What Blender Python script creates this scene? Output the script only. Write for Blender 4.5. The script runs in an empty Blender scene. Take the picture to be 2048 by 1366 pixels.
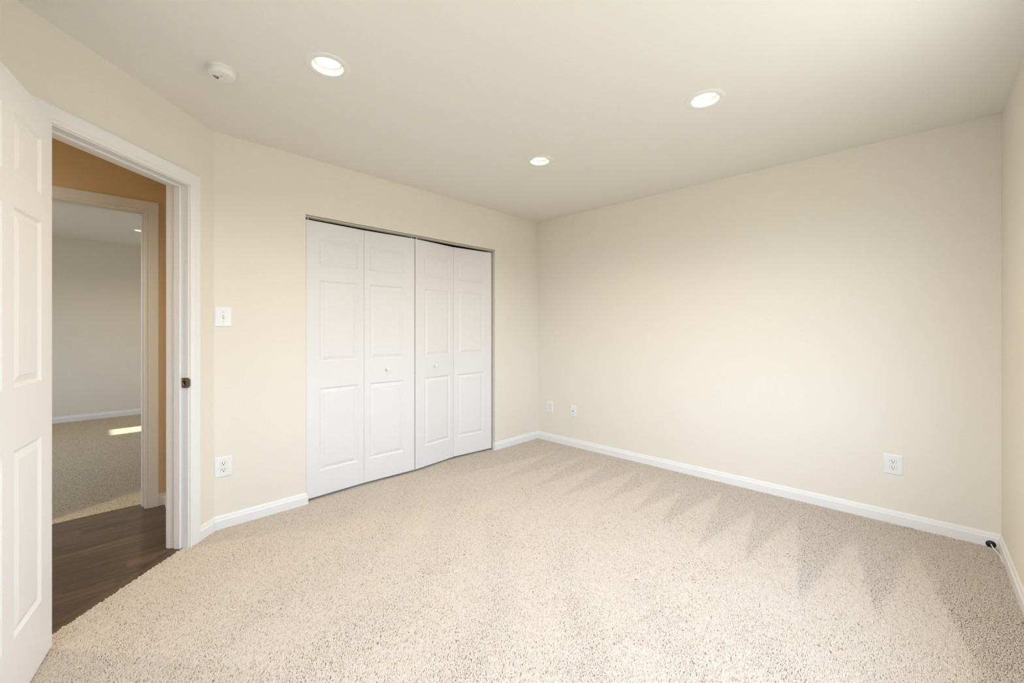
import bpy, math, random
import numpy as np
from mathutils import Vector, Matrix

R = math.radians
SC = bpy.context.scene
COL = SC.collection
random.seed(7)

# ------------------------------------------------------------------ room measures (metres)
H = 2.424                       # ceiling height
XE, YN, YS, XW = 3.555, 3.058, -0.338, -0.42      # east, north (closet), south, west wall faces
T = 0.12                        # wall thickness
CX, CY = 0.544, 3.058           # corner between closet wall and angled doorway wall
ANG = R(44.2)
AX, AY = math.cos(ANG), math.sin(ANG)
NX, NY = -AY, AX                # normal of the angled wall, pointing out to the hall
DS0, DS1, DTOP = 0.203, 0.950, 2.025              # entry doorway: jamb faces and head
S_END = 1.345
YH = 3.776                      # hall wall face
YF = 8.03                       # far wall of the room across the hall
CL0, CL1, CLTOP = 1.072, 2.892, 2.026             # closet opening

# ------------------------------------------------------------------ camera
cam_d = bpy.data.cameras.new('camera')
cam = bpy.data.objects.new('camera', cam_d)
COL.objects.link(cam)
cam.location = (0, 0, 1.22)
cam.rotation_euler = (R(90), 0, R(44.2634 - 90))
cam_d.sensor_fit = 'HORIZONTAL'
cam_d.sensor_width = 36
cam_d.lens = 830.46 / 2048 * 36
cam_d.shift_y = -(683 - 659.02) / 2048
cam_d.clip_start = 0.02
SC.camera = cam

# ------------------------------------------------------------------ view, world, daylight
SC.view_settings.view_transform = 'Standard'
SC.view_settings.look = 'None'
SC.view_settings.gamma = 1
SC.view_settings.use_curve_mapping = False
SC.view_settings.exposure = 0.0

# daylight outside: cool bright sky above sunlit ground
SKY, GROUND = (0.60, 0.775, 1.0, 1), (0.27, 0.28, 0.255, 1)
SKY_STRENGTH = 12.4
world = bpy.data.worlds.new('World')
SC.world = world
world.use_nodes = True
wn, wl = world.node_tree.nodes, world.node_tree.links
wn.clear()
wo = wn.new('ShaderNodeOutputWorld')
bg = wn.new('ShaderNodeBackground')
tc = wn.new('ShaderNodeTexCoord')
sp = wn.new('ShaderNodeSeparateXYZ')
wl.new(tc.outputs['Generated'], sp.inputs[0])


def ranged(src, a, b):
    n = wn.new('ShaderNodeMapRange')
    n.interpolation_type = 'SMOOTHSTEP'
    n.inputs['From Min'].default_value = a
    n.inputs['From Max'].default_value = b
    wl.new(src, n.inputs['Value'])
    return n.outputs[0]


def blend(fac, a, b):
    n = wn.new('ShaderNodeMix')
    n.data_type = 'RGBA'
    wl.new(fac, n.inputs['Factor'])
    for k, q in ((6, a), (7, b)):
        if isinstance(q, tuple):
            n.inputs[k].default_value = q
        else:
            wl.new(q, n.inputs[k])
    return n.outputs[2]


up = ranged(sp.outputs['Z'], -0.08, 0.12)
wl.new(blend(up, GROUND, SKY), bg.inputs['Color'])
bg.inputs['Strength'].default_value = SKY_STRENGTH
wl.new(bg.outputs[0], wo.inputs[0])

# window openings: bedroom (south wall) and the room across the hall (east wall)
W1 = (0.96, 2.30, 0.70, 2.10)            # x0, x1, z0, z1 in wall_south
W2 = (6.66, 7.10, 0.80, 2.05)            # y0, y1, z0, z1 in the far room's east wall
W3 = (5.1, 6.4, 0.75, 2.10)             # y0, y1, z0, z1 of an unseen opening added to brighten the far room, west wall
W4 = (-0.05, 1.08, 0.70, 2.10)            # y0, y1, z0, z1 in wall_west, beside the camera
RX0 = -2.2                               # far room west wall face
XR = 3.0                                 # far room east wall face


def portal(name, loc, rot, sx, sy):
    d = bpy.data.lights.new(name, 'AREA')
    d.shape = 'RECTANGLE'
    d.size, d.size_y = sx, sy
    d.cycles.is_portal = True
    o = bpy.data.objects.new(name, d)
    o.location, o.rotation_euler = loc, rot
    COL.objects.link(o)
    return o


portal('daylight_portal', ((W1[0] + W1[1]) / 2, YS - T - 0.03, (W1[2] + W1[3]) / 2), (R(90), 0, 0), W1[1] - W1[0], W1[3] - W1[2])
portal('daylight_portal', (XR + T + 0.03, (W2[0] + W2[1]) / 2, (W2[2] + W2[3]) / 2), (R(90), 0, R(90)), W2[1] - W2[0], W2[3] - W2[2])

portal('daylight_portal', (RX0 - T - 0.03, (W3[0] + W3[1]) / 2, (W3[2] + W3[3]) / 2), (R(90), 0, R(-90)), W3[1] - W3[0], W3[3] - W3[2])

portal('daylight_portal', (XW - T - 0.03, (W4[0] + W4[1]) / 2, (W4[2] + W4[3]) / 2), (R(90), 0, R(-90)), W4[1] - W4[0], W4[3] - W4[2])
sun_d = bpy.data.lights.new('sun', 'SUN')
sun_d.energy = 12.0
sun_d.angle = R(0.6)
sun_d.color = (1.0, 0.96, 0.9)
sun = bpy.data.objects.new('sun', sun_d)
COL.objects.link(sun)
sun.rotation_euler = Vector((-0.84, -0.012, -0.585)).to_track_quat('-Z', 'Y').to_euler()

LAMP = (1.0, 0.71, 0.36, 1)
LAMP_WATTS = 30.0

# ------------------------------------------------------------------ materials


def mat(name, color, rough=0.6, spec=0.4, metal=0.0):
    m = bpy.data.materials.new(name)
    m.use_nodes = True
    b = m.node_tree.nodes['Principled BSDF']
    b.inputs['Base Color'].default_value = (*color, 1)
    b.inputs['Roughness'].default_value = rough
    b.inputs['Specular IOR Level'].default_value = spec
    b.inputs['Metallic'].default_value = metal
    return m


def add_bump(m, scale, strength, dist=0.001, detail=3, kind='NOISE'):
    nt = m.node_tree
    tcn = nt.nodes.new('ShaderNodeTexCoord')
    n = nt.nodes.new('ShaderNodeTexNoise')
    n.inputs['Scale'].default_value = scale
    n.inputs['Detail'].default_value = detail
    bp = nt.nodes.new('ShaderNodeBump')
    bp.inputs['Strength'].default_value = strength
    bp.inputs['Distance'].default_value = dist
    nt.links.new(tcn.outputs['Object'], n.inputs['Vector'])
    nt.links.new(n.outputs['Fac'], bp.inputs['Height'])
    nt.links.new(bp.outputs[0], nt.nodes['Principled BSDF'].inputs['Normal'])


M = {}
M['wall'] = mat('wall_paint_cream', (0.86, 0.81, 0.715), 0.85, 0.2)
add_bump(M['wall'], 140, 0.10)
M['hall'] = mat('hall_wall_paint_tan', (0.80, 0.63, 0.39), 0.85, 0.2)
add_bump(M['hall'], 140, 0.10)
M['ceiling'] = mat('ceiling_paint_off_white', (0.88, 0.86, 0.81), 0.9, 0.15)
add_bump(M['ceiling'], 160, 0.08)
M['trim'] = mat('white_semi_gloss_paint', (0.88, 0.88, 0.875), 0.38, 0.4)
M['door'] = mat('white_door_paint', (0.83, 0.825, 0.82), 0.45, 0.35)
add_bump(M['door'], 90, 0.03)
M['entry'] = mat('white_entry_door_paint', (0.89, 0.89, 0.89), 0.42, 0.35)
add_bump(M['entry'], 90, 0.03)
M['plastic'] = mat('white_plastic', (0.88, 0.88, 0.87), 0.35, 0.45)
M['slot'] = mat('dark_slot', (0.012, 0.012, 0.012), 0.6)
M['black'] = mat('black_rubber', (0.01, 0.01, 0.011), 0.45)
M['track'] = mat('closet_track_enamel', (0.60, 0.55, 0.46), 0.5)
M['dark'] = mat('dark_closet_shade', (0.10, 0.09, 0.08), 0.95, 0.1)  # closet's inner shade put into the colour; reused on the hidden slab
M['bronze'] = mat('aged_bronze_metal', (0.27, 0.225, 0.18), 0.42, 0.5, 0.7)
M['brass'] = mat('worn_brass_metal', (0.75, 0.62, 0.42), 0.35, 0.5, 0.8)
M['screw'] = mat('screw_metal', (0.45, 0.45, 0.44), 0.4, 0.5, 0.6)
M['baffle'] = mat('white_lamp_baffle', (0.9, 0.88, 0.84), 0.5)

m = bpy.data.materials.new('lit_lamp_lens')
m.use_nodes = True
nt = m.node_tree
nt.nodes.clear()
out = nt.nodes.new('ShaderNodeOutputMaterial')
em = nt.nodes.new('ShaderNodeEmission')
em.inputs[0].default_value = (1.0, 0.90, 0.76, 1)
em.inputs[1].default_value = 3.4
nt.links.new(em.outputs[0], out.inputs[0])
M['lens'] = m

m = bpy.data.materials.new('window_glass')
m.use_nodes = True
nt = m.node_tree
nt.nodes.clear()
out = nt.nodes.new('ShaderNodeOutputMaterial')
tr = nt.nodes.new('ShaderNodeBsdfTransparent')
gl = nt.nodes.new('ShaderNodeBsdfGlossy')
gl.inputs['Roughness'].default_value = 0.02
mx = nt.nodes.new('ShaderNodeMixShader')
mx.inputs[0].default_value = 0.05
nt.links.new(tr.outputs[0], mx.inputs[1])
nt.links.new(gl.outputs[0], mx.inputs[2])
nt.links.new(mx.outputs[0], out.inputs[0])
M['glass'] = m


def carpet_tuft_material():
    m = mat('cream_flecked_carpet', (0.6, 0.5, 0.4), 0.95, 0.05)
    nt = m.node_tree
    b = nt.nodes['Principled BSDF']
    g = nt.nodes.new('ShaderNodeNewGeometry')
    r = nt.nodes.new('ShaderNodeValToRGB')
    cols = [(0.0, (0.34, 0.25, 0.17)), (0.004, (0.49, 0.37, 0.26)), (0.04, (0.59, 0.48, 0.37)), (0.14, (0.65, 0.56, 0.46)),
            (0.45, (0.69, 0.61, 0.525)), (0.80, (0.725, 0.655, 0.58))]
    e = r.color_ramp.elements
    e[0].position, e[0].color = cols[0][0], (*cols[0][1], 1)
    e[1].position, e[1].color = cols[1][0], (*cols[1][1], 1)
    for p, c in cols[2:]:
        x = e.new(p)
        x.color = (*c, 1)
    # worn patches hold more of the tan yarn
    t = nt.nodes.new('ShaderNodeTexCoord')
    ns = nt.nodes.new('ShaderNodeTexNoise')
    ns.inputs['Scale'].default_value = 3.2
    ns.inputs['Detail'].default_value = 4
    ns.inputs['Roughness'].default_value = 0.6
    ma = nt.nodes.new('ShaderNodeMapRange')
    ma.inputs['From Min'].default_value = 0.35
    ma.inputs['From Max'].default_value = 0.68
    ma.inputs['To Min'].default_value = 0.035
    ma.inputs['To Max'].default_value = -0.035
    ad = nt.nodes.new('ShaderNodeMath')
    ad.operation = 'ADD'
    ad.use_clamp = True
    nt.links.new(t.outputs['Object'], ns.inputs['Vector'])
    nt.links.new(ns.outputs['Fac'], ma.inputs['Value'])
    nt.links.new(g.outputs['Random Per Island'], ad.inputs[0])
    nt.links.new(ma.outputs[0], ad.inputs[1])
    nt.links.new(ad.outputs[0], r.inputs[0])
    nt.links.new(r.outputs[0], b.inputs['Base Color'])
    b.inputs['Sheen Weight'].default_value = 0.15
    return m


def carpet_flat_material():
    m = mat('cream_carpet_across_the_hall', (0.6, 0.5, 0.4), 0.95, 0.05)
    nt = m.node_tree
    b = nt.nodes['Principled BSDF']
    t = nt.nodes.new('ShaderNodeTexCoord')
    v = nt.nodes.new('ShaderNodeTexVoronoi')
    v.inputs['Scale'].default_value = 165
    s = nt.nodes.new('ShaderNodeSeparateColor')
    r = nt.nodes.new('ShaderNodeValToRGB')
    r.color_ramp.interpolation = 'CONSTANT'
    e = r.color_ramp.elements
    e[0].position, e[0].color = 0, (0.22, 0.15, 0.09, 1)
    e[1].position, e[1].color = 0.03, (0.44, 0.35, 0.24, 1)
    x = e.new(0.16)
    x.color = (0.60, 0.505, 0.37, 1)
    x = e.new(0.6)
    x.color = (0.67, 0.575, 0.44, 1)
    bp = nt.nodes.new('ShaderNodeBump')
    bp.inputs['Strength'].default_value = 0.8
    bp.inputs['Distance'].default_value = 0.006
    bp.invert = True
    nt.links.new(t.outputs['Object'], v.inputs['Vector'])
    nt.links.new(v.outputs['Color'], s.inputs[0])
    nt.links.new(s.outputs[0], r.inputs[0])
    nt.links.new(r.outputs[0], b.inputs['Base Color'])
    nt.links.new(v.outputs['Distance'], bp.inputs['Height'])
    nt.links.new(bp.outputs[0], b.inputs['Normal'])
    return m


def wood_material():
    m = mat('dark_walnut_planks', (0.06, 0.04, 0.03), 0.32, 0.45)
    nt = m.node_tree
    N = nt.nodes.new
    L = nt.links.new
    b = nt.nodes['Principled BSDF']
    t = N('ShaderNodeTexCoord')
    s = N('ShaderNodeSeparateXYZ')
    L(t.outputs['Object'], s.inputs[0])

    def math_(op, a, bv):
        n = N('ShaderNodeMath')
        n.operation = op
        for i, q in enumerate((a, bv)):
            if q is None:
                continue
            if isinstance(q, (int, float)):
                n.inputs[i].default_value = q
            else:
                L(q, n.inputs[i])
        return n.outputs[0]
    row = math_('DIVIDE', s.outputs['Y'], 0.083)
    idx = math_('FLOOR', row, None)
    fr = math_('SUBTRACT', row, idx)
    wn1 = N('ShaderNodeTexWhiteNoise')
    wn1.noise_dimensions = '1D'
    L(idx, wn1.inputs['W'])
    xo = math_('ADD', s.outputs['X'], math_('MULTIPLY', wn1.outputs['Value'], 13.0))
    seg = math_('FLOOR', math_('DIVIDE', xo, 0.9), None)
    wn2 = N('ShaderNodeTexWhiteNoise')
    wn2.noise_dimensions = '2D'
    cb = N('ShaderNodeCombineXYZ')
    L(idx, cb.inputs[0])
    L(seg, cb.inputs[1])
    L(cb.outputs[0], wn2.inputs['Vector'])
    gv = N('ShaderNodeCombineXYZ')
    L(math_('MULTIPLY', xo, 3.0), gv.inputs[0])
    L(math_('MULTIPLY', s.outputs['Y'], 55.0), gv.inputs[1])
    L(math_('MULTIPLY', wn2.outputs['Value'], 50.0), gv.inputs[2])
    gr = N('ShaderNodeTexNoise')
    gr.inputs['Scale'].default_value = 1.0
    gr.inputs['Detail'].default_value = 6
    gr.inputs['Distortion'].default_value = 1.2
    L(gv.outputs[0], gr.inputs['Vector'])
    r = N('ShaderNodeValToRGB')
    e = r.color_ramp.elements
    e[0].position, e[0].color = 0.30, (0.036, 0.021, 0.013, 1)
    e[1].position, e[1].color = 0.72, (0.135, 0.083, 0.052, 1)
    L(gr.outputs['Fac'], r.inputs[0])
    hs = N('ShaderNodeHueSaturation')
    L(math_('ADD', math_('MULTIPLY', wn2.outputs['Value'], 0.5), 0.75), hs.inputs['Value'])
    L(r.outputs[0], hs.inputs['Color'])
    L(hs.outputs[0], b.inputs['Base Color'])
    # narrow groove between planks
    edge = math_('MINIMUM', fr, math_('SUBTRACT', 1.0, fr))
    hgt = math_('MINIMUM', math_('MULTIPLY', edge, 25.0), 1.0)
    hg2 = math_('ADD', hgt, math_('MULTIPLY', gr.outputs['Fac'], 0.25))
    bp = N('ShaderNodeBump')
    bp.inputs['Strength'].default_value = 0.5
    bp.inputs['Distance'].default_value = 0.0012
    L(hg2, bp.inputs['Height'])
    L(bp.outputs[0], b.inputs['Normal'])
    return m


M['tuft'] = carpet_tuft_material()
M['carpet'] = carpet_flat_material()
M['backing'] = mat('brown_carpet_backing', (0.26, 0.19, 0.125), 0.95, 0.05)
M['wood'] = wood_material()

# ------------------------------------------------------------------ mesh helpers


class MB:
    """collects verts and faces, then becomes one mesh object"""

    def __init__(self):
        self.v, self.f = [], []

    def add(self, verts, faces):
        o = len(self.v)
        self.v += [tuple(p) for p in verts]
        self.f += [tuple(i + o for i in q) for q in faces]
        return self

    def quad(self, a, b, c, d):
        return self.add((a, b, c, d), ((0, 1, 2, 3),))

    def box(self, x0, x1, y0, y1, z0, z1):
        v = [(x, y, z) for x in (x0, x1) for y in (y0, y1) for z in (z0, z1)]
        return self.add(v, ((0, 1, 3, 2), (4, 6, 7, 5), (0, 4, 5, 1), (2, 3, 7, 6), (0, 2, 6, 4), (1, 5, 7, 3)))

    def prism(self, poly, z0, z1):
        n = len(poly)
        v = [(x, y, z0) for x, y in poly] + [(x, y, z1) for x, y in poly]
        f = [tuple(range(n))[::-1], tuple(range(n, 2 * n))]
        f += [(i, (i + 1) % n, n + (i + 1) % n, n + i) for i in range(n)]
        return self.add(v, f)

    def lathe(self, prof, seg=48, cap0=False, cap1=False):
        """prof: (radius, z) pairs around the local z axis"""
        v, f = [], []
        for r, z in prof:
            for k in range(seg):
                a = 2 * math.pi * k / seg
                v.append((r * math.cos(a), r * math.sin(a), z))
        for i in range(len(prof) - 1):
            for k in range(seg):
                k2 = (k + 1) % seg
                f.append((i * seg + k, i * seg + k2, (i + 1) * seg + k2, (i + 1) * seg + k))
        if cap0:
            f.append(tuple(range(seg))[::-1])
        if cap1:
            f.append(tuple(range((len(prof) - 1) * seg, len(prof) * seg)))
        return self.add(v, f)

    def sweep(self, lines, close=False):
        """lines: one polyline (list of points) per profile point"""
        n = len(lines[0])
        v = [p for l in lines for p in l]
        f = []
        rng = range(len(lines)) if close else range(len(lines) - 1)
        for i in rng:
            j = (i + 1) % len(lines)
            for k in range(n - 1):
                f.append((i * n + k, i * n + k + 1, j * n + k + 1, j * n + k))
        return self.add(v, f)

    def build(self, name, material, parent=None, matrix=None, smooth=False, bevel=0, fix=True):
        me = bpy.data.meshes.new(name)
        v = self.v
        if matrix is not None:
            v = [matrix @ Vector(p) for p in v]
        me.from_pydata(v, [], self.f)
        import bmesh
        if fix:
            bm = bmesh.new()
            bm.from_mesh(me)
            bmesh.ops.remove_doubles(bm, verts=bm.verts, dist=1e-6)
            bmesh.ops.recalc_face_normals(bm, faces=bm.faces)
            bm.to_mesh(me)
            bm.free()
        me.materials.append(material)
        if smooth:
            for p in me.polygons:
                p.use_smooth = True
        o = bpy.data.objects.new(name, me)
        COL.objects.link(o)
        if parent is not None:
            o.parent = parent
        if bevel:
            b = o.modifiers.new('bevel', 'BEVEL')
            b.width, b.segments, b.limit_method = bevel, 2, 'ANGLE'
        if smooth and not bevel:
            es = o.modifiers.new('edges', 'EDGE_SPLIT')
            es.split_angle = R(38)
        return o


def tag(o, label, cat, group=None, kind=None):
    o['label'] = label
    o['category'] = cat
    if group:
        o['group'] = group
    if kind:
        o['kind'] = kind
    return o


def struct(o, label, cat):
    return tag(o, label, cat, None, 'structure')


def empty(name, loc=(0, 0, 0), rot=(0, 0, 0)):
    o = bpy.data.objects.new(name, None)
    o.location, o.rotation_euler = loc, rot
    o.empty_display_size = 0.05
    COL.objects.link(o)
    return o


def ap(s, off, z):
    """point on the angled doorway wall: s from the closet corner, off towards the hall"""
    return (CX - AX * s + NX * off, CY - AY * s + NY * off, z)


def axy(s, off):
    return ap(s, off, 0)[:2]


# ------------------------------------------------------------------ room shell
b = MB()
b.box(CX - 0.02, CL0, YN, YN + T, -0.05, H + 0.1)
b.box(CL1, XE + 0.01, YN, YN + T, -0.05, H + 0.1)
b.box(CL0, CL1, YN, YN + T, CLTOP, H + 0.1)
struct(b.build('wall_north', M['wall'], fix=False), 'cream painted wall with the white closet doors', 'wall')

struct(MB().box(XE, XE + T, YS - T, YN + T, -0.05, H + 0.1).build('wall_east', M['wall']), 'long plain cream wall with three low cover plates', 'wall')

b = MB()
b.box(XW - T, W1[0], YS - T, YS, -0.05, H + 0.1)
b.box(W1[1], XE, YS - T, YS, -0.05, H + 0.1)
b.box(W1[0], W1[1], YS - T, YS, -0.05, W1[2])
b.box(W1[0], W1[1], YS - T, YS, W1[3], H + 0.1)
struct(b.build('wall_south', M['wall'], fix=False), 'cream wall sliver meeting the corner with the black cable bushing', 'wall')

b = MB()
yw = CY - AY * S_END
b.box(XW - T, XW, YS - T, W4[0], -0.05, H + 0.1)
b.box(XW - T, XW, W4[1], yw + 0.05, -0.05, H + 0.1)
b.box(XW - T, XW, W4[0], W4[1], -0.05, W4[2])
b.box(XW - T, XW, W4[0], W4[1], W4[3], H + 0.1)
struct(b.build('wall_west', M['wall'], fix=False), 'cream wall behind the open white entry door', 'wall')

b = MB()
RO0, RO1, ROT = DS0 - 0.02, DS1 + 0.02, DTOP + 0.02
for s0, s1, z0, z1 in ((0.0, RO0, -0.05, H + 0.1), (RO1, S_END + 0.12, -0.05, H + 0.1), (RO0, RO1, ROT, H + 0.1)):
    b.prism([axy(s0, 0), axy(s1, 0), axy(s1, T), axy(s0 - (0.05 if s0 == 0 else 0), T)], z0, z1)
struct(b.build('wall_doorway', M['wall'], fix=False), 'angled cream wall holding the open entry doorway', 'wall')

# ceiling with round cut-outs for the recessed lights
LIGHTS = [(0.772, 1.928), (2.262, 0.793), (2.262, 1.928), (0.772, 0.793)]     # the last one is above the camera, out of the picture
FAR_LIGHT = (0.475, 6.76)
HALL_FILL_LIGHT = (-0.95, 3.52)      # unseen lamp added to brighten the hall, behind the open door


def ceiling_mesh(x0, x1, y0, y1, holes, z=H):
    b = MB()
    hw, r, seg = 0.13, 0.083, 32
    xs = sorted({x0, x1} | {round(h[0] + d, 5) for h in holes for d in (-hw, hw)})
    ys = sorted({y0, y1} | {round(h[1] + d, 5) for h in holes for d in (-hw, hw)})
    for i in range(len(xs) - 1):
        for j in range(len(ys) - 1):
            mx_, my_ = (xs[i] + xs[i + 1]) / 2, (ys[j] + ys[j + 1]) / 2
            hh = [h for h in holes if abs(h[0] - mx_) < hw and abs(h[1] - my_) < hw]
            if hh:
                h = hh[0]
                ring_o, ring_i = [], []
                for k in range(seg):
                    a = 2 * math.pi * (k + 0.5) / seg
                    c, s = math.cos(a), math.sin(a)
                    q = max(abs(c), abs(s))
                    ring_o.append((h[0] + hw * c / q, h[1] + hw * s / q, z))
                    ring_i.append((h[0] + r * c, h[1] + r * s, z))
                b.add(ring_o + ring_i, [(k, (k + 1) % seg, seg + (k + 1) % seg, seg + k) for k in range(seg)])
                for cx_, cy_ in ((1, 1), (-1, 1), (-1, -1), (1, -1)):       # square corners
                    k = [i2 for i2, p in enumerate(ring_o) if (p[0] - h[0]) * cx_ > 0 and (p[1] - h[1]) * cy_ > 0]
                    k1 = max(k, key=lambda i2: min(abs(ring_o[i2][0] - h[0]), abs(ring_o[i2][1] - h[1])) + (0.001 if abs(abs(ring_o[i2][0] - h[0]) - hw) < 1e-6 else 0))
                    k2 = max((i2 for i2 in k if i2 != k1), key=lambda i2: min(abs(ring_o[i2][0] - h[0]), abs(ring_o[i2][1] - h[1])))
                    b.add([ring_o[k1], (h[0] + cx_ * hw, h[1] + cy_ * hw, z), ring_o[k2]], [(0, 1, 2)])
            else:
                b.quad((xs[i], ys[j], z), (xs[i + 1], ys[j], z), (xs[i + 1], ys[j + 1], z), (xs[i], ys[j + 1], z))
    # upper skin so that the slab has thickness
    b.box(x0, x1, y0, y1, z + 0.10, z + 0.16)
    return b


struct(ceiling_mesh(XW - T, XE + T, YS - T, YN + 0.06, LIGHTS).build('ceiling', M['ceiling'], fix=False), 'off white bedroom ceiling with three recessed lights', 'ceiling')

# hall, closet and the room across the hall
HX = 0.395
b = MB()
HD0, HD1, HDT = -0.50, 0.278, 2.022
b.box(-2.2, HD0 - 0.02, YH, YH + T, -0.05, H + 0.1)
b.box(HD1 + 0.02, XR + T, YH, YH + T, -0.05, H + 0.1)
b.box(HD0 - 0.02, HD1 + 0.02, YH, YH + T, HDT + 0.02, H + 0.1)
struct(b.build('wall_hall', M['hall'], fix=False), 'tan hall wall seen through the open entry doorway', 'wall')
b = MB()
b.box(HX, HX + 0.1, YN + T + 0.01, YH, -0.05, H + 0.1)
struct(b.build('wall_hall_end', M['hall']), 'narrow tan end wall of the hall beside the white casing', 'wall')
b = MB()
b.box(-2.2, -2.1, 1.9, YH, -0.05, H + 0.1)
b.box(-2.2, XW - T, 1.8, 1.9, -0.05, H + 0.1)
struct(b.build('wall_hall_back', M['hall'], fix=False), 'unseen tan wall closing the dim hall', 'wall')
struct(MB().box(-2.2, XE + T, 1.8, YH + T, H + 0.17, H + 0.22).build('ceiling_hall_slab', M['ceiling']), 'slab over the hall and closet', 'ceiling')
b = ceiling_mesh(-2.2, XW - T, 1.8, YH + T, [HALL_FILL_LIGHT])
b.prism([(XW - T, CY - AY * S_END), axy(S_END + 0.1, T), axy(-0.04, T), (HX + 0.05, YN + T), (HX + 0.05, YH + T), (XW - T, YH + T)], H, H + 0.08)
struct(b.build('ceiling_hall', M['ceiling'], fix=False), 'dim hall ceiling above the dark wood floor', 'ceiling')

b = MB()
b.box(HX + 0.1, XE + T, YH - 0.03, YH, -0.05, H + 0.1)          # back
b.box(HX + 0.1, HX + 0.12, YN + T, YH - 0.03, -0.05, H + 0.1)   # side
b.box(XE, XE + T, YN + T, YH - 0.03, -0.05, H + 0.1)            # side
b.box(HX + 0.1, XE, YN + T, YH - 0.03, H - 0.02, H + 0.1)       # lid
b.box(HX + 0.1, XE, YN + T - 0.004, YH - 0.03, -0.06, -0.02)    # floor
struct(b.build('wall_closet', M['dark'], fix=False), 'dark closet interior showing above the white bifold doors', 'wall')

b = MB()
b.box(RX0, XR + T, YF, YF + T, -0.05, H + 0.1)
struct(b.build('wall_far', M['wall']), 'beige far wall of the room across the hall', 'wall')
b = MB()
b.box(RX0 - T, RX0, YH, W3[0], -0.05, H + 0.1)
b.box(RX0 - T, RX0, W3[1], YF + T, -0.05, H + 0.1)
b.box(RX0 - T, RX0, W3[0], W3[1], -0.05, W3[2])
b.box(RX0 - T, RX0, W3[0], W3[1], W3[3], H + 0.1)
b.box(XR, XR + T, YH + T, W2[0], -0.05, H + 0.1)
b.box(XR, XR + T, W2[1], YF, -0.05, H + 0.1)
b.box(XR, XR + T, W2[0], W2[1], -0.05, W2[2])
b.box(XR, XR + T, W2[0], W2[1], W2[3], H + 0.1)
struct(b.build('wall_far_side', M['wall'], fix=False), 'unseen side walls of the room across the hall', 'wall')
struct(ceiling_mesh(RX0, XR + T, YH + T, YF + T, [FAR_LIGHT]).build('ceiling_far', M['ceiling'], fix=False), 'pale ceiling of the room across the hall', 'ceiling')

# ------------------------------------------------------------------ floors


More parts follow.
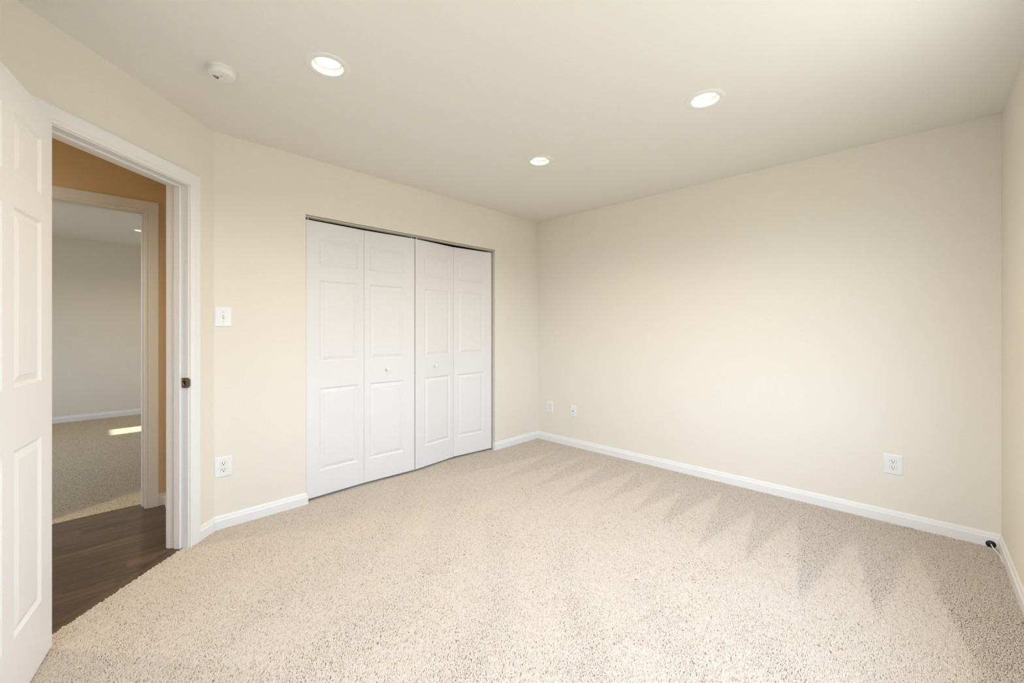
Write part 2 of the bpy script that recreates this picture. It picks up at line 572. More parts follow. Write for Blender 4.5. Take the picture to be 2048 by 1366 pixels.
def carpet_floor():
    pitch = 0.0060
    x0, x1, y0, y1 = XW, XE, YS, YN + T
    nx, ny = int((x1 - x0) / pitch), int((y1 - y0) / (pitch * 0.866))
    rng = np.random.default_rng(3)
    ii, jj = np.meshgrid(np.arange(nx), np.arange(ny))
    px = x0 + (ii + 0.5 * (jj % 2)) * pitch + rng.uniform(-.32, .32, ii.shape) * pitch
    py = y0 + jj * pitch * 0.866 + rng.uniform(-.32, .32, ii.shape) * pitch
    px, py = px.ravel(), py.ravel()
    off = (px - CX) * NX + (py - CY) * NY
    s = -((px - CX) * AX + (py - CY) * AY)
    door = (s > DS0 + 0.004) & (s < DS1 - 0.004)
    edge = 0.030 + rng.uniform(-0.004, 0.004, len(px))
    closet = (px > CL0 + .015) & (px < CL1 - .015)
    keep = (np.where(door, off < edge, off < -0.003)) & (np.where(closet, py < YN + 0.11, py < YN - 0.003))
    keep &= (px > x0 + .003) & (px < x1 - .003) & (py > y0 + .003)
    px, py = px[keep], py[keep]
    n = len(px)
    # vacuum tracks: strokes run out from the east wall, the nap laid down away from the wall inside each
    # wedge and brushed back between the wedges
    inside = np.zeros(n)
    for ax_, ay_ in ((3.30, 0.02), (3.22, 0.27), (3.30, 0.56), (3.22, 0.79), (3.40, 1.05), (3.26, 1.28), (3.42, 1.50), (3.46, 1.74), (3.36, 2.02), (3.45, 2.30), (3.38, 2.60)):
        d = ax_ - px
        lo_, hi_ = ay_ - d * 0.175, ay_ + d * 0.125
        m_ = np.clip((py - lo_) / 0.02, 0, 1) * np.clip((hi_ - py) / 0.05, 0, 1) * (d > 0)
        inside = np.maximum(inside, m_)
    far_ = np.clip((2.35 - px) / 0.5, 0, 1)
    lean = (inside * 2 - 1) * (1 - far_) + far_ * (0.55 + 0.55 * np.sin((px * 0.55 - py * 0.85) * 15.0 + 1.5 * np.sin(px * 4)))
    lx = 0.0036 * lean + rng.normal(0, 0.0011, n)
    ly = 0.0010 * lean + rng.normal(0, 0.0011, n)
    k = 5
    ang = rng.uniform(0, 2 * np.pi, n)[:, None] + np.arange(k) * 2 * np.pi / k
    opened = np.clip(0.5 - 0.5 * lean, 0, 1)           # brushed-back nap stands open
    rx = (1 - 0.09 * opened)[:, None] * (0.0037 + rng.uniform(-.0008, .0007, n))[:, None]
    ry = (1 - 0.09 * opened)[:, None] * (0.0037 + rng.uniform(-.0010, .0007, n))[:, None]
    hgt = (0.0066 + rng.uniform(-.0024, .0014, n) * (1 + 0.25 * opened))[:, None]
    zb = -0.0045
    V = np.empty((n, 2 * k + 1, 3))
    ca, sa = np.cos(ang), np.sin(ang)
    V[:, :k, 0] = px[:, None] + ca * rx
    V[:, :k, 1] = py[:, None] + sa * ry
    V[:, :k, 2] = zb
    V[:, k:2 * k, 0] = px[:, None] + ca * rx * 0.82 + lx[:, None] * 0.7
    V[:, k:2 * k, 1] = py[:, None] + sa * ry * 0.82 + ly[:, None] * 0.7
    V[:, k:2 * k, 2] = zb + hgt * 0.66
    V[:, 2 * k, 0] = px + lx
    V[:, 2 * k, 1] = py + ly
    V[:, 2 * k, 2] = zb + hgt[:, 0]
    V = V.reshape(-1, 3)
    base = (np.arange(n) * (2 * k + 1))[:, None]
    a = np.arange(k)
    b_ = (a + 1) % k
    quads = np.stack([a, b_, b_ + k, a + k], 1).ravel()
    tris = np.stack([a + k, b_ + k, np.full(k, 2 * k)], 1).ravel()
    # backing polygon
    poly = [(XW, YS), (XE, YS), (XE, YN), (CL1, YN), (CL1, YN + 0.114), (CL0, YN + 0.114), (CL0, YN), axy(0, 0), axy(DS0, 0),
            axy(DS0, 0.026), axy(DS1, 0.026), axy(DS1, 0), axy(S_END, 0)]
    nb = len(poly)
    V = np.vstack([V, np.array([(x, y, zb + 0.0012) for x, y in poly])])
    loops = np.concatenate([(base + quads).ravel(), (base + tris).ravel(), n * (2 * k + 1) + np.arange(nb)]).astype(np.int32)
    sizes = np.concatenate([np.full(n * k, 4), np.full(n * k, 3), [nb]]).astype(np.int32)
    starts = np.concatenate([[0], np.cumsum(sizes)[:-1]]).astype(np.int32)
    me = bpy.data.meshes.new('floor')
    me.vertices.add(len(V))
    me.vertices.foreach_set('co', V.astype(np.float32).ravel())
    me.loops.add(len(loops))
    me.loops.foreach_set('vertex_index', loops)
    me.polygons.add(len(sizes))
    me.polygons.foreach_set('loop_start', starts)
    me.polygons.foreach_set('use_smooth', np.ones(len(sizes), bool))
    me.update(calc_edges=True)
    me.validate()
    me.materials.append(M['tuft'])
    me.materials.append(M['backing'])
    me.polygons[len(sizes) - 1].material_index = 1
    o = bpy.data.objects.new('floor', me)
    COL.objects.link(o)
    return o


struct(carpet_floor(), 'cream flecked bedroom carpet with vacuum tracks', 'floor')
struct(MB().box(XW - T, XE + T, YS - T, YN + T, -0.10, -0.02).build('floor_slab', M['dark']), 'slab under the carpet', 'floor')

TH = 0.062                     # threshold board beside the carpet
b = MB()
b.prism([(-2.15, 1.85), axy(2.6, 0.03 + TH), axy(DS0 - 0.03, 0.03 + TH), axy(DS0 - 0.03, 0.13), (HX + 0.02, YN + 0.1), (HX + 0.02, YH + 0.004), (HD1 + 0.015, YH + 0.004),
         (HD1 + 0.015, YH + T - 0.01), (-2.15, YH + T - 0.01)], -0.05, -0.003)
struct(b.build('floor_hall', M['wood']), 'dark walnut plank floor of the hall', 'floor')
b = MB()
b.prism([(0, 0), (DS1 - DS0 + 0.02, 0), (DS1 - DS0 + 0.02, TH - 0.001), (0, TH - 0.001)], -0.05, -0.0022)
o = b.build('trim_threshold', M['wood'], bevel=0.0015)
p0 = ap(DS1 + 0.01, 0.03, 0)
o.location = p0
o.rotation_euler = (0, 0, ANG)
struct(o, 'dark wood threshold board along the carpet edge', 'threshold')
b = MB()
b.box(RX0, XR, YH + T - 0.01, YF, -0.05, 0.0)
struct(b.build('floor_far', M['carpet']), 'beige carpet of the room across the hall with a sunny streak', 'floor')

# ------------------------------------------------------------------ baseboards
BH, BT = 0.080, 0.013
BPROF = [(0.0, -0.006), (BT, -0.006), (BT, BH * 0.64), (BT - 0.0015, BH * 0.68), (BT - 0.0045, BH * 0.74), (BT - 0.006, BH * 0.86),
         (BT - 0.0085, BH * 0.95), (BT - 0.011, BH), (0.0, BH)]


def base_run(b, pts, pre=None, post=None):
    """pts: wall-face polyline in plan; the board stands on its right-hand side (room on the right of travel)"""
    full = ([pre] if pre else []) + list(pts) + ([post] if post else [])
    lines = _base_lines(full)
    if pre:
        lines = [l[1:] for l in lines]
    if post:
        lines = [l[:-1] for l in lines]
    b.sweep(lines, close=True)
    np_ = len(BPROF)
    b.add([l[0] for l in lines], [tuple(range(np_))])
    b.add([l[-1] for l in lines], [tuple(range(np_))[::-1]])
    return b


def _base_lines(pts):
    n = len(pts)
    dirs = []
    for i in range(n - 1):
        dx, dy = pts[i + 1][0] - pts[i][0], pts[i + 1][1] - pts[i][1]
        l = math.hypot(dx, dy)
        dirs.append((dy / l, -dx / l))
    lines = []
    for d, z in BPROF:
        line = []
        for i in range(n):
            if i == 0:
                m_ = dirs[0]
                k = 1
            elif i == n - 1:
                m_ = dirs[-1]
                k = 1
            else:
                ax_, ay_ = dirs[i - 1][0] + dirs[i][0], dirs[i - 1][1] + dirs[i][1]
                q = ax_ * ax_ + ay_ * ay_
                m_ = (ax_, ay_)
                k = 2 / q
            line.append((pts[i][0] + m_[0] * d * k, pts[i][1] + m_[1] * d * k, z))
        lines.append(line)
    return lines


CAS = 0.068                    # casing width
S_CAS = DS0 - CAS + 0.006
b = base_run(MB(), [axy(S_CAS, 0), (CX, CY), (CL0 + 0.0, YN), (CL0 + 0.0, YN + 0.02)])
struct(b.build('baseboard_north', M['trim']), 'white baseboard between the entry door casing and the closet', 'baseboard')
b = base_run(MB(), [(CL1, YN + 0.028), (CL1, YN), (XE, YN)], post=(XE, YS))
struct(b.build('baseboard_closet', M['trim']), 'short white baseboard between the closet and the far corner', 'baseboard')
struct(base_run(MB(), [(XE, YN), (XE, YS)], (CL1, YN), (XW, YS)).build('baseboard_east', M['trim']), 'long white baseboard along the plain cream wall', 'baseboard')
struct(base_run(MB(), [(XE, YS), (XW, YS)], (XE, YN), (XW, 1.0)).build('baseboard_south', M['trim']), 'white baseboard running from the cable corner towards the camera', 'baseboard')
struct(base_run(MB(), [(XW, YS), (XW, yw), axy(DS1 + CAS - 0.006, 0)], pre=(XE, YS)).build('baseboard_west', M['trim']), 'white baseboard behind the open entry door', 'baseboard')
struct(base_run(MB(), [(HD1 + CAS, YH), (HX, YH), (HX, YN + 0.16)]).build('baseboard_hall', M['trim']), 'short white hall baseboard beside the inner door casing', 'baseboard')
struct(base_run(MB(), [(RX0, YF), (XR, YF)]).build('baseboard_far', M['trim']), 'white baseboard of the room across the hall', 'baseboard')

# ------------------------------------------------------------------ door frames
CPROF = [(0.0, 0.0), (0.0, 0.009), (0.004, 0.011), (0.009, 0.011), (0.011, 0.0085), (0.014, 0.0085), (0.018, 0.0125), (0.040, 0.0145),
         (0.058, 0.0165), (0.066, 0.0165), (CAS, 0.0145), (CAS, 0.0)]


def casing(pt, s0, s1, top, off, sign, bottom=-0.006):
    """pt(s, off, z); trim around an opening, standing off the wall face by the profile depth"""
    lines = []
    for u, d in CPROF:
        o = off + sign * d
        lines.append([pt(s0 - u, o, bottom), pt(s0 - u, o, top + u), pt(s1 + u, o, top + u), pt(s1 + u, o, bottom)])
    return MB().sweep(lines, close=True)


def frame(pt, s0, s1, top, depth, stop0, stop1, jt=0.019):
    j = MB()

    def slab(b, sa, sb, oa, ob, za, zb):
        v = [pt(s, o, z) for s in (sa, sb) for o in (oa, ob) for z in (za, zb)]
        b.add(v, ((0, 1, 3, 2), (4, 6, 7, 5), (0, 4, 5, 1), (2, 3, 7, 6), (0, 2, 6, 4), (1, 5, 7, 3)))
    slab(j, s0 - jt, s0, -0.001, depth + 0.001, -0.004, top + jt)
    slab(j, s1, s1 + jt, -0.001, depth + 0.001, -0.004, top + jt)
    slab(j, s0, s1, -0.001, depth + 0.001, top, top + jt)
    st = MB()
    slab(st, s0, s0 + 0.011, stop0, stop1, -0.003, top)
    slab(st, s1 - 0.011, s1, stop0, stop1, -0.003, top)
    slab(st, s0 + 0.011, s1 - 0.011, stop0, stop1, top - 0.011, top)
    return j, st


root = empty('trim_1', ap((DS0 + DS1) / 2, 0, 0))
inv = Matrix.Translation(-Vector(root.location))
j, st = frame(ap, DS0, DS1, DTOP, T, 0.038, 0.073)
j.build('jamb', M['trim'], root, inv, bevel=0.0012, fix=False)
st.build('door_stop', M['trim'], root, inv, bevel=0.003, fix=False)
c1 = casing(ap, DS0 - 0.006, DS1 + 0.006, DTOP + 0.006, 0.0, -1)
c1.build('casing', M['trim'], root, inv)
c2 = casing(ap, DS0 - 0.006, DS1 + 0.006, DTOP + 0.006, T, 1)
c2.build('casing', M['trim'], root, inv)
# strike plate let into the latch-side jamb, its lip curling over the casing edge
ZS = 0.922
sp_ = MB()
pl = [(-0.004, 0), (0.0335, 0), (0.0335, 1), (-0.004, 1)]
hh = 0.0285
V = []
lat = [(-0.014, 0.62, 0.0045), (-0.010, 0.72, 0.0022), (-0.004, 0.98, 0.0018), (0.002, 1.0, 0.0018), (0.030, 1.0, 0.0018), (0.0335, 0.9, 0.0018)]
rows = []
for o_, k_, d_ in lat:
    rows.append([ap(DS0 + (d_ if o_ > -0.005 else -d_ + 0.003), o_, ZS + k_ * hh * q) for q in (-1, -0.4, 0.4, 1)])
for i in range(len(rows) - 1):
    for q in range(3):
        sp_.quad(rows[i][q], rows[i][q + 1], rows[i + 1][q + 1], rows[i + 1][q])
strike = sp_.build('strike_plate', M['bronze'], root, inv)
strike['label'] = 'aged bronze strike plate'
sol = strike.modifiers.new('thick', 'SOLIDIFY')
sol.thickness = 0.0015
hole = MB()
hv = [ap(DS0 + 0.0036, o_, ZS + z_) for o_, z_ in ((0.010, -0.013), (0.027, -0.013), (0.0285, -0.004), (0.0285, 0.006), (0.024, 0.013), (0.012, 0.013), (0.010, 0.008))]
hv2 = [ap(DS0 + 0.0022, o_, ZS + z_) for o_, z_ in ((0.010, -0.013), (0.027, -0.013), (0.0285, -0.004), (0.0285, 0.006), (0.024, 0.013), (0.012, 0.013), (0.010, 0.008))]
hole.add(hv + hv2, [tuple(range(7)), tuple(range(7, 14))[::-1]] + [(i, (i + 1) % 7, 7 + (i + 1) % 7, 7 + i) for i in range(7)])
hole.build('latch_hole', M['slot'], strike, inv)
hb = MB()
hv = [ap(DS0 + 0.0046, o_, ZS + z_) for o_, z_ in ((0.017, -0.012), (0.0265, -0.012), (0.0265, 0.004), (0.023, -0.004))]
hv2 = [ap(DS0 + 0.003, o_, ZS + z_) for o_, z_ in ((0.017, -0.012), (0.0265, -0.012), (0.0265, 0.004), (0.023, -0.004))]
hb.add(hv + hv2, [(0, 1, 2, 3), (7, 6, 5, 4)] + [(i, (i + 1) % 4, 4 + (i + 1) % 4, 4 + i) for i in range(4)])
hb.build('latch_tongue', M['brass'], strike, inv)
for z_ in (-0.0215, 0.0215):
    q = MB().lathe([(0.0032, 0), (0.0026, 0.0009)], 16, cap1=True)
    mtx = Matrix.Translation(Vector(ap(DS0 + 0.0032, 0.017, ZS + z_)) - Vector(root.location)) @ Vector((-AX, -AY, 0)).to_track_quat('Z', 'Y').to_matrix().to_4x4()
    q.build('screw', M['slot'], strike, mtx)
struct(root, 'white jamb and casing framing the open entry doorway', 'door frame')

root = empty('trim_2', ((HD0 + HD1) / 2, YH, 0))
inv = Matrix.Translation(-Vector(root.location))


def hp(s, off, z):
    return (-s, YH + off, z)


j, st = frame(hp, -HD1, -HD0, HDT, T, 0.04, 0.075)
j.build('jamb', M['trim'], root, inv, bevel=0.0012, fix=False)
st.build('door_stop', M['trim'], root, inv, bevel=0.003, fix=False)
casing(hp, -HD1 - 0.006, -HD0 + 0.006, HDT + 0.006, 0.0, -1).build('casing', M['trim'], root, inv)
casing(hp, -HD1 - 0.006, -HD0 + 0.006, HDT + 0.006, T, 1).build('casing', M['trim'], root, inv)
struct(root, 'white casing around the inner doorway across the hall', 'door frame')

# ------------------------------------------------------------------ panelled doors
PPROF = [(0.0, 0.0), (0.004, 0.0035), (0.009, 0.0075), (0.013, 0.0082), (0.017, 0.0072), (0.034, 0.0022), (0.0365, 0.0008)]


def panel_face(b, w, h, panels, y, sg):
    """flat face at y with sunk, raised-field panels; sg = +1 sinks towards +y"""
    e = 0.0025
    xs = sorted({e, w - e} | {p[0] for p in panels} | {p[1] for p in panels})
    zs = sorted({e, h - e} | {p[2] for p in panels} | {p[3] for p in panels})
    for i in range(len(xs) - 1):
        for k in range(len(zs) - 1):
            if (xs[i], xs[i + 1], zs[k], zs[k + 1]) in panels:
                continue
            b.quad((xs[i], y, zs[k]), (xs[i + 1], y, zs[k]), (xs[i + 1], y, zs[k + 1]), (xs[i], y, zs[k + 1]))
    for x0, x1, z0, z1 in panels:
        rings = [[(x0 + u, y + sg * d, z0 + u), (x1 - u, y + sg * d, z0 + u), (x1 - u, y + sg * d, z1 - u), (x0 + u, y + sg * d, z1 - u)] for u, d in PPROF]
        for a_, c_ in zip(rings[:-1], rings[1:]):
            for q in range(4):
                b.quad(a_[q], a_[(q + 1) % 4], c_[(q + 1) % 4], c_[q])
        b.quad(*rings[-1])
    o = [(0, y + sg * e, 0), (w, y + sg * e, 0), (w, y + sg * e, h), (0, y + sg * e, h)]
    i_ = [(e, y, e), (w - e, y, e), (w - e, y, h - e), (e, y, h - e)]
    for q in range(4):
        b.quad(o[q], o[(q + 1) % 4], i_[(q + 1) % 4], i_[q])
    return o


def leaf(w, h, t, panels):
    b = MB()
    o1 = panel_face(b, w, h, panels, 0.0, 1)
    o2 = panel_face(b, w, h, panels, t, -1)
    for q in range(4):
        b.quad(o1[q], o1[(q + 1) % 4], o2[(q + 1) % 4], o2[q])
    return b


# entry door: hinged on the far jamb, swung 146 degrees into the room
DW, DT_, DZ0, DZ1 = 0.741, 0.035, 0.008, 2.028
hx, hy = -0.0905, 2.3785                               # hinge-side corner of the face that shows
hd = R(77.9)
ROWS = [(0.236, 0.833), (1.035, 1.612), (1.711, 1.913)]
cols = [(0.105, 0.330), (DW - 0.330, DW - 0.105)]
pan = [(c[0], c[1], r_[0] - DZ0, r_[1] - DZ0) for c in cols for r_ in ROWS]
root = empty('door_1', (hx, hy, DZ0), (0, 0, hd + math.pi))
# local x runs from the hinge towards the latch edge; the face that shows looks towards +y there
b = leaf(DW, DZ1 - DZ0, DT_, pan)
flip = Matrix(((1, 0, 0, 0), (0, -1, 0, 0), (0, 0, 1, 0), (0, 0, 0, 1)))
b.build('door_leaf', M['entry'], root, flip)
for z_ in (0.19, 1.0, 1.79):
    q = MB().lathe([(0.0055, -0.045), (0.0055, 0.045)], 16, True, True)
    hg = q.build('hinge', M['bronze'], root, Matrix.Translation((-0.006, -DT_ - 0.004, z_)), smooth=True)
for sgn in (1, -1):
    q = MB().lathe([(0.030, 0), (0.030, 0.005), (0.013, 0.009), (0.011, 0.028), (0.022, 0.036), (0.027, 0.048), (0.024, 0.060), (0.012, 0.065)], 28, True, True)
    kb = q.build('door_knob', M['bronze'], root, Matrix.Translation((DW - 0.065, 0 if sgn > 0 else -DT_, 0.915)) @ Matrix.Rotation(R(-90 * sgn), 4, 'X'), smooth=True)
struct(root, 'white six panel entry door standing wide open at the hall doorway', 'door')

# closet bifold doors
BZ0, BZ1 = 0.020, 1.997
BROWS = [(0.200, 0.797), (0.984, 1.575), (1.684, 1.876)]


def bifold(name, pts, knob_leaf, knob_u, label):
    root = empty(name, (pts[0][0], pts[0][1], BZ0))
    for i in range(2):
        (xa, ya), (xb, yb) = pts[i], pts[i + 1]
        w = math.hypot(xb - xa, yb - ya) - 0.0008
        l, r_ = (0.098, 0.050) if i == 0 else (0.046, 0.102)
        pan = [(l, w - r_, z0 - BZ0, z1 - BZ0) for z0, z1 in BROWS]
        rz = math.atan2(yb - ya, xb - xa)
        lo = leaf(w, BZ1 - BZ0, 0.030, pan).build('door_leaf', M['door'], root)
        lo.location = (xa - pts[0][0], ya - pts[0][1], 0)
        lo.rotation_euler = (0, 0, rz)
        if i == knob_leaf:
            q = MB().lathe([(0.0085, 0), (0.0075, 0.008), (0.0075, 0.012), (0.013, 0.018), (0.0155, 0.025), (0.0135, 0.032), (0.006, 0.035)], 28, True, True)
            kb = q.build('knob', M['plastic'], lo, Matrix.Translation((knob_u, 0, 0.899 - BZ0)) @ Matrix.Rotation(R(90), 4, 'X'), smooth=True)
            kb['label'] = 'small round white knob'
        # pivot or guide pin running up into the track
        pu = 0.022 if i == 0 else w - 0.022
        q = MB().lathe([(0.0035, 0), (0.0035, 0.028)], 12, True, True)
        q.build('pivot_pin', M['plastic'], lo, Matrix.Translation((pu, 0.014, BZ1 - BZ0 - 0.001)), smooth=True)
    return struct(root, label, 'closet door')


bifold('door_2', [(1.0775, 3.078), (1.519, 3.094), (1.962, 3.074)], 1, 0.188, 'white bifold closet door nearer the light switch, nearly flat')
bifold('door_3', [(1.970, 3.072), (2.419, 3.124), (2.866, 3.082)], 0, 0.213, 'white bifold closet door nearer the far corner, folded slightly inward')

# bifold track under the closet head
b = MB()
b.box(CL0 + 0.002, CL1 - 0.002, 3.072, 3.0745, 2.012, CLTOP)
b.box(CL0 + 0.002, CL1 - 0.002, 3.108, 3.1105, 2.012, CLTOP)
b.box(CL0 + 0.002, CL1 - 0.002, 3.072, 3.1105, CLTOP - 0.003, CLTOP - 0.0005)
tag(b.build('door_track', M['track'], fix=False), 'thin metal sliding track under the top of the closet opening', 'door track')

# ------------------------------------------------------------------ window frames (out of the picture)


def window(name, pt, w, h, label):
    """pt maps (across, depth, up) of the opening to the world"""
    root = empty(name, pt(w / 2, 0, 0))
    inv = Matrix.Translation(-Vector(root.location))

    def slab(b, a0, a1, d0, d1, z0, z1):
        v = [pt(a, d, z) for a in (a0, a1) for d in (d0, d1) for z in (z0, z1)]
        b.add(v, ((0, 1, 3, 2), (4, 6, 7, 5), (0, 4, 5, 1), (2, 3, 7, 6), (0, 2, 6, 4), (1, 5, 7, 3)))
    f = MB()
    fw = 0.035
    slab(f, 0, fw, 0.05, 0.10, 0, h)
    slab(f, w - fw, w, 0.05, 0.10, 0, h)
    slab(f, fw, w - fw, 0.05, 0.10, 0, fw)
    slab(f, fw, w - fw, 0.05, 0.10, h - fw, h)
    slab(f, fw, w - fw, 0.06, 0.09, h / 2 - 0.018, h / 2 + 0.018)
    f.build('window_frame', M['trim'], root, inv, fix=False)
    g = MB()
    slab(g, fw, w - fw, 0.074, 0.076, fw, h - fw)
    g.build('window_pane', M['glass'], root, inv)
    s = MB()
    slab(s, -0.05, w + 0.05, -0.03, 0.05, -0.022, 0)
    s.build('window_sill', M['trim'], root, inv)
    return struct(root, label, 'window')


window('window_1', lambda a, d, z: (W1[0] + a, YS - d, W1[2] + z), W1[1] - W1[0], W1[3] - W1[2], 'double hung bedroom window outside the picture')
window('window_2', lambda a, d, z: (XR + d, W2[0] + a, W2[2] + z), W2[1] - W2[0], W2[3] - W2[2], 'narrow window of the room across the hall, outside the picture')

window('fill_window_3', lambda a, d, z: (RX0 - d, W3[0] + a, W3[2] + z), W3[1] - W3[0], W3[3] - W3[2], 'unseen wide window added to brighten the room across the hall')

window('window_4', lambda a, d, z: (XW - d, W4[0] + a, W4[2] + z), W4[1] - W4[0], W4[3] - W4[2], 'double hung bedroom window beside the camera, outside the picture')

# ------------------------------------------------------------------ ceiling fixtures


def downlight(name, x, y, label, group, watts=LAMP_WATTS, color=LAMP[:3]):
    root = empty(name, (x, y, H))
    MB().lathe([(0.0655, 0.0), (0.067, -0.0035), (0.073, -0.0055), (0.090, -0.005), (0.0965, -0.0025), (0.0975, 0.0)], 64).build('trim_ring', M['plastic'], root, smooth=True)
    MB().lathe([(0.0655, 0.0), (0.0630, 0.018), (0.0605, 0.0215), (0.0560, 0.0225), (0.0540, 0.026), (0.0530, 0.033)], 64).build('baffle', M['baffle'], root, smooth=True)
    MB().lathe([(0.0533, 0.0310), (0.03, 0.0290), (0.001, 0.0280)], 64).build('lens', M['lens'], root, smooth=True)
    # the lamp's own light, thrown down out of the recess
    ld = bpy.data.lights.new('lamp_light', 'SPOT')
    ld.energy = watts
    ld.color = color
    ld.spot_size = R(150)
    ld.spot_blend = 1.0
    ld.shadow_soft_size = 0.03
    lo = bpy.data.objects.new('lamp_light', ld)
    lo.location = (0, 0, 0.002)
    lo.parent = root
    COL.objects.link(lo)
    # housing can above the ceiling
    MB().lathe([(0.075, 0.001), (0.075, 0.085)], 32, cap1=True).build('housing', M['screw'], root, smooth=True)
    return tag(root, label, 'ceiling light', group)


G = 'recessed ceiling lights'
downlight('recessed_light', *LIGHTS[0], 'lit white recessed ceiling light beside the smoke detector', G)
downlight('recessed_light', *LIGHTS[1], 'lit white recessed ceiling light farthest from the closet doors', G)
downlight('recessed_light', *LIGHTS[2], 'lit white recessed ceiling light nearest the far corner of the room', G)
downlight('recessed_light', *LIGHTS[3], 'lit recessed ceiling light above the camera, outside the picture', G, LAMP_WATTS * 0.5)
downlight('recessed_light', *HALL_FILL_LIGHT, 'recessed light added to brighten the hall, unseen behind the open entry door', G, LAMP_WATTS * 2.9, (1.0, 0.86, 0.66))
downlight('recessed_light', *FAR_LIGHT, 'small lit ceiling light seen through both doorways in the room across the hall', G)

root = empty('smoke_detector', (0.4385, 2.306, H), (0, 0, R(-46)))
MB().lathe([(0.0565, 0.0), (0.0565, -0.006), (0.0550, -0.0075)], 56).build('mounting_base', M['plastic'], root, smooth=True)
MB().lathe([(0.0550, -0.0065), (0.0565, -0.009), (0.0560, -0.024), (0.0540, -0.030), (0.0490, -0.0340), (0.046, -0.0345), (0.030, -0.0355), (0.012, -0.0360)], 56, cap1=True).build('body', M['plastic'], root, smooth=True)
for k in range(4):
    q = MB()
    r0 = 0.008 + k * 0.0055
    seg = 7
    for i in range(seg):
        a0, a1 = R(-38 + i * 76 / seg), R(-38 + (i + 1) * 76 / seg)
        cx_, cy_ = -0.004, -0.004
        pa = [(cx_ - r0 * math.cos(a_), cy_ - r0 * math.sin(a_)) for a_ in (a0, a1)]
        pb = [(cx_ - (r0 + 0.0022) * math.cos(a_), cy_ - (r0 + 0.0022) * math.sin(a_)) for a_ in (a0, a1)]
        q.prism([pa[0], pa[1], pb[1], pb[0]], -0.0367, -0.0345)
    q.build('vent_slot', M['slot'], root, fix=False)
q = MB().lathe([(0.0115, -0.0355), (0.011, -0.0385), (0.009, -0.0392)], 32, cap1=True)
q.build('test_button', M['plastic'], root, Matrix.Translation((0.024, 0.012, 0)), smooth=True)
q = MB().box(-0.001, 0.001, -0.006, 0.006, -0.0371, -0.035)
q.build('indicator_slot', M['slot'], root, Matrix.Translation((0.006, -0.010, 0)) @ Matrix.Rotation(R(25), 4, 'Z'))
tag(root, 'round white smoke detector on the ceiling above the entry doorway', 'smoke detector')

# ------------------------------------------------------------------ cover plates on the walls


def plate_mesh(w, h, t=0.0062, r=0.005):
    """rounded rectangle with a sloped rim; lies in local xz, front towards -y"""
    def ring(inset, y):
        pts = []
        rr = max(r - inset * 0.4, 0.0015)
        for cx_, cz_, a0 in ((w / 2 - inset - rr, h / 2 - inset - rr, 0), (-w / 2 + inset + rr, h / 2 - inset - rr, 90), (-w / 2 + inset + rr, -h / 2 + inset + rr, 180), (w / 2 - inset - rr, -h / 2 + inset + rr, 270)):
            for k in range(6):
                a = R(a0 + k * 18)
                pts.append((cx_ + rr * math.cos(a), y, cz_ + rr * math.sin(a)))
        return pts
    b = MB()
    rings = [ring(0, 0), ring(0, -0.0022), ring(0.0012, -0.0036), ring(0.0042, -t + 0.0006), ring(0.007, -t)]
    n = len(rings[0])
    b.add([p for g in rings for p in g], [(i * n + k, i * n + (k + 1) % n, (i + 1) * n + (k + 1) % n, (i + 1) * n + k) for i in range(len(rings) - 1) for k in range(n)] + [tuple(range(4 * n, 5 * n))])
    return b


def wall_thing(name, x, y, z, face):
    rz = {'north': 0, 'east': R(-90)}[face]
    return empty(name, (x, y, z), (0, 0, rz))


RY = Matrix.Rotation(R(90), 4, 'X')          # lathe axis towards -y


def outlet(x, y, z, face, label, group, w=0.0915, h=0.124):
    root = wall_thing('power_outlet', x, y, z, face)
    plate_mesh(w, h).build('cover_plate', M['plastic'], root)
    t = -0.0062
    for zc in (0.0195, -0.0195):
        # receptacle face: circle of 17 mm flattened at top and bottom, with a grey rim painted on as its shadow gap
        pts = []
        for k in range(40):
            a = 2 * math.pi * k / 40
            pts.append((0.0172 * math.cos(a), max(-0.0138, min(0.0138, 0.0172 * math.sin(a)))))
        n = 40
        g = MB()
        big = [(p[0] * 1.06, p[1] * 1.07) for p in pts]
        g.add([(p[0], t - 0.0002, p[1] + zc) for p in big] + [(p[0], t + 0.001, p[1] + zc) for p in big],
              [tuple(range(n))] + [(k, (k + 1) % n, n + (k + 1) % n, n + k) for k in range(n)])
        rec = MB()
        rec.add([(p[0], t + 0.001, p[1] + zc) for p in pts] + [(p[0], t - 0.0016, p[1] + zc) for p in pts] + [(p[0] * 0.95, t - 0.0022, p[1] * 0.95 + zc) for p in pts],
                [(r_ * n + k, r_ * n + (k + 1) % n, (r_ + 1) * n + (k + 1) % n, (r_ + 1) * n + k) for r_ in (0, 1) for k in range(n)] + [tuple(range(2 * n, 3 * n))])
        ro = rec.build('receptacle', M['plastic'], root)
        g.build('gap', M['screw'], ro)
        for sx_, sh in ((-0.0063, 0.0088), (0.0063, 0.0072)):
            MB().box(sx_ - 0.0014, sx_ + 0.0014, t - 0.0026, t - 0.001, zc + 0.0035 - sh / 2, zc + 0.0035 + sh / 2).build('slot', M['slot'], ro)
        MB().lathe([(0.0029, 0.001), (0.0029, 0.0027)], 20, cap1=True).build('ground_hole', M['slot'], ro, Matrix.Translation((0, t, zc - 0.0072)) @ RY)
    MB().lathe([(0.0026, 0.0), (0.0022, 0.0009)], 16, cap1=True).build('screw', M['plastic'], root, Matrix.Translation((0, t, 0)) @ RY)
    return tag(root, label, 'power outlet', group)


G = 'power outlets low on the walls'
outlet(0.590, YN, 0.376, 'north', 'white duplex power outlet below the light switch by the doorway', G)
outlet(XE, 2.880, 0.372, 'east', 'white duplex power outlet closest to the far room corner', G, 0.086, 0.122)
outlet(XE, 0.107, 0.369, 'east', 'white duplex power outlet above the long baseboard near the black cable bushing', G)

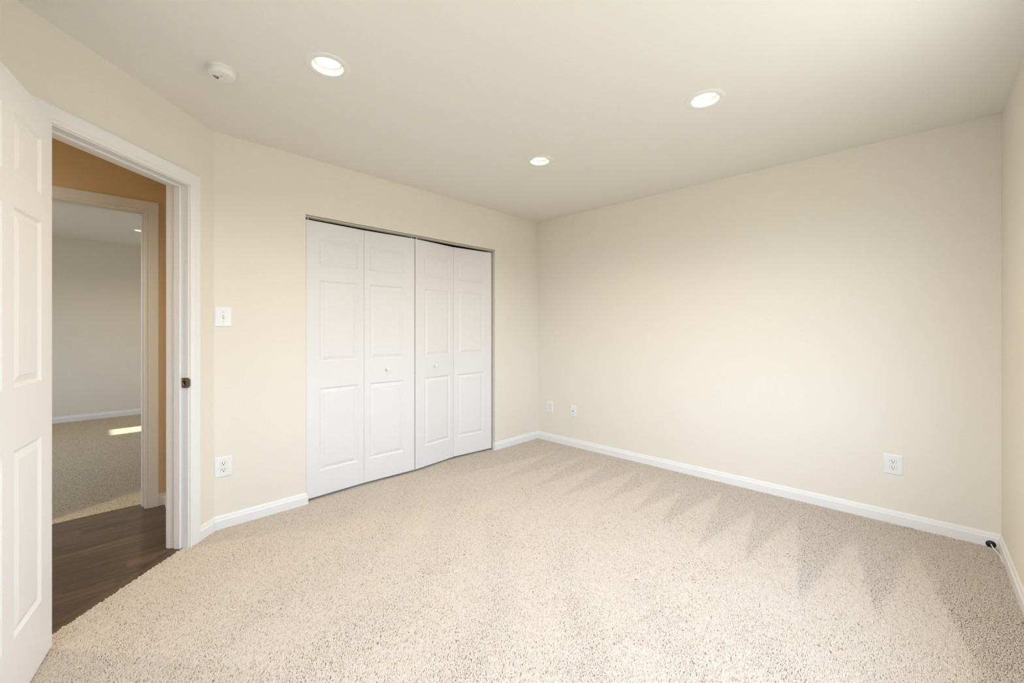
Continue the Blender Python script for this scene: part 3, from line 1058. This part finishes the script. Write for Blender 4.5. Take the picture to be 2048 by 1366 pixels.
root = wall_thing('coax_outlet', XE, 2.570, 0.369, 'east')
plate_mesh(0.072, 0.116).build('cover_plate', M['plastic'], root)
MB().lathe([(0.0058, 0.0), (0.0058, 0.004), (0.0048, 0.0042), (0.0048, 0.010), (0.0036, 0.0102), (0.0036, 0.0085)], 20, cap1=True).build('connector', M['screw'], root, Matrix.Translation((0, -0.0062, 0)) @ RY)
MB().lathe([(0.0036, 0.0), (0.0036, 0.0108)], 16, cap1=True).build('connector_hole', M['slot'], root, Matrix.Translation((0, -0.0062, 0)) @ RY)
for z_ in (-0.042, 0.042):
    MB().lathe([(0.003, 0.0), (0.0025, 0.0009)], 16, cap1=True).build('screw', M['plastic'], root, Matrix.Translation((0, -0.0062, z_)) @ RY)
tag(root, 'narrow off white cable socket plate with one small connector', 'cable outlet')

root = wall_thing('light_switch', 0.590, YN, 1.2985, 'north')
plate_mesh(0.090, 0.124).build('cover_plate', M['plastic'], root)
b = MB()
b.box(-0.0052, 0.0052, -0.0066, -0.005, -0.0125, 0.0125)
b.build('toggle_slot', M['bronze'], root)
b = MB()
b.add([(-0.0042, -0.006, -0.009), (0.0042, -0.006, -0.009), (0.0042, -0.006, 0.008), (-0.0042, -0.006, 0.008),
       (-0.0036, -0.017, 0.004), (0.0036, -0.017, 0.004), (0.0036, -0.0155, 0.0105), (-0.0036, -0.0155, 0.0105)],
      [(0, 1, 5, 4), (1, 2, 6, 5), (2, 3, 7, 6), (3, 0, 4, 7), (4, 5, 6, 7)])
b.build('toggle', M['plastic'], root, bevel=0.0008)
for z_ in (-0.030, 0.030):
    MB().lathe([(0.0032, 0.0), (0.0028, 0.001)], 16, cap1=True).build('screw', M['screw'], root, Matrix.Translation((0, -0.0062, z_)) @ RY)
tag(root, 'white toggle light switch on the closet wall by the doorway', 'light switch')

# ------------------------------------------------------------------ cable bushing and cable in the corner
root = empty('cable_bushing', (XE - BT, -0.298, 0.016))
MB().lathe([(0.0045, 0.004), (0.006, 0.009), (0.012, 0.008), (0.019, 0.004), (0.0205, 0.0)], 32).build('bushing_ring', M['black'], root, Matrix.Rotation(R(-90), 4, 'Y'), smooth=True)
MB().lathe([(0.0050, 0.0), (0.0049, 0.005)], 24, cap1=True).build('bushing_hole', M['slot'], root, Matrix.Rotation(R(-90), 4, 'Y'), smooth=True)
tag(root, 'round black cable bushing on the baseboard in the room corner', 'cable bushing')

ctrl = [Vector(p) for p in ((XE - 0.012, -0.298, 0.017), (XE - 0.016, -0.298, 0.017), (XE - 0.055, -0.304, 0.011), (XE - 0.095, -0.316, 0.0045), (XE - 0.13, -0.3225, 0.002), (XE - 0.20, -0.324, -0.001))]
path = []
for i in range(1, len(ctrl) - 2):                  # smooth curve through the control points
    p0, p1, p2, p3 = ctrl[i - 1:i + 3]
    for q in range(8):
        u = q / 8
        path.append(0.5 * ((2 * p1) + (p2 - p0) * u + (2 * p0 - 5 * p1 + 4 * p2 - p3) * u * u + (3 * p1 - p0 - 3 * p2 + p3) * u ** 3))
path.append(ctrl[-2])
path.append(ctrl[-1])
rings = []
for i, p in enumerate(path):
    d = (path[min(i + 1, len(path) - 1)] - path[max(i - 1, 0)]).normalized()
    sd = d.cross(Vector((0, 0, 1))).normalized()
    up_ = sd.cross(d)
    rings.append([p + (sd * math.cos(a) + up_ * math.sin(a)) * 0.003 for a in (2 * math.pi * k / 12 for k in range(12))])
b = MB()
n = len(path)
b.add([p for r_ in rings for p in r_], [(i * 12 + k, i * 12 + (k + 1) % 12, (i + 1) * 12 + (k + 1) % 12, (i + 1) * 12 + k) for i in range(n - 1) for k in range(12)] + [tuple(range(12)), tuple(range((n - 1) * 12, n * 12))])
tag(b.build('cable', M['plastic'], smooth=True), 'short white cable leaving the black bushing onto the carpet', 'cable')
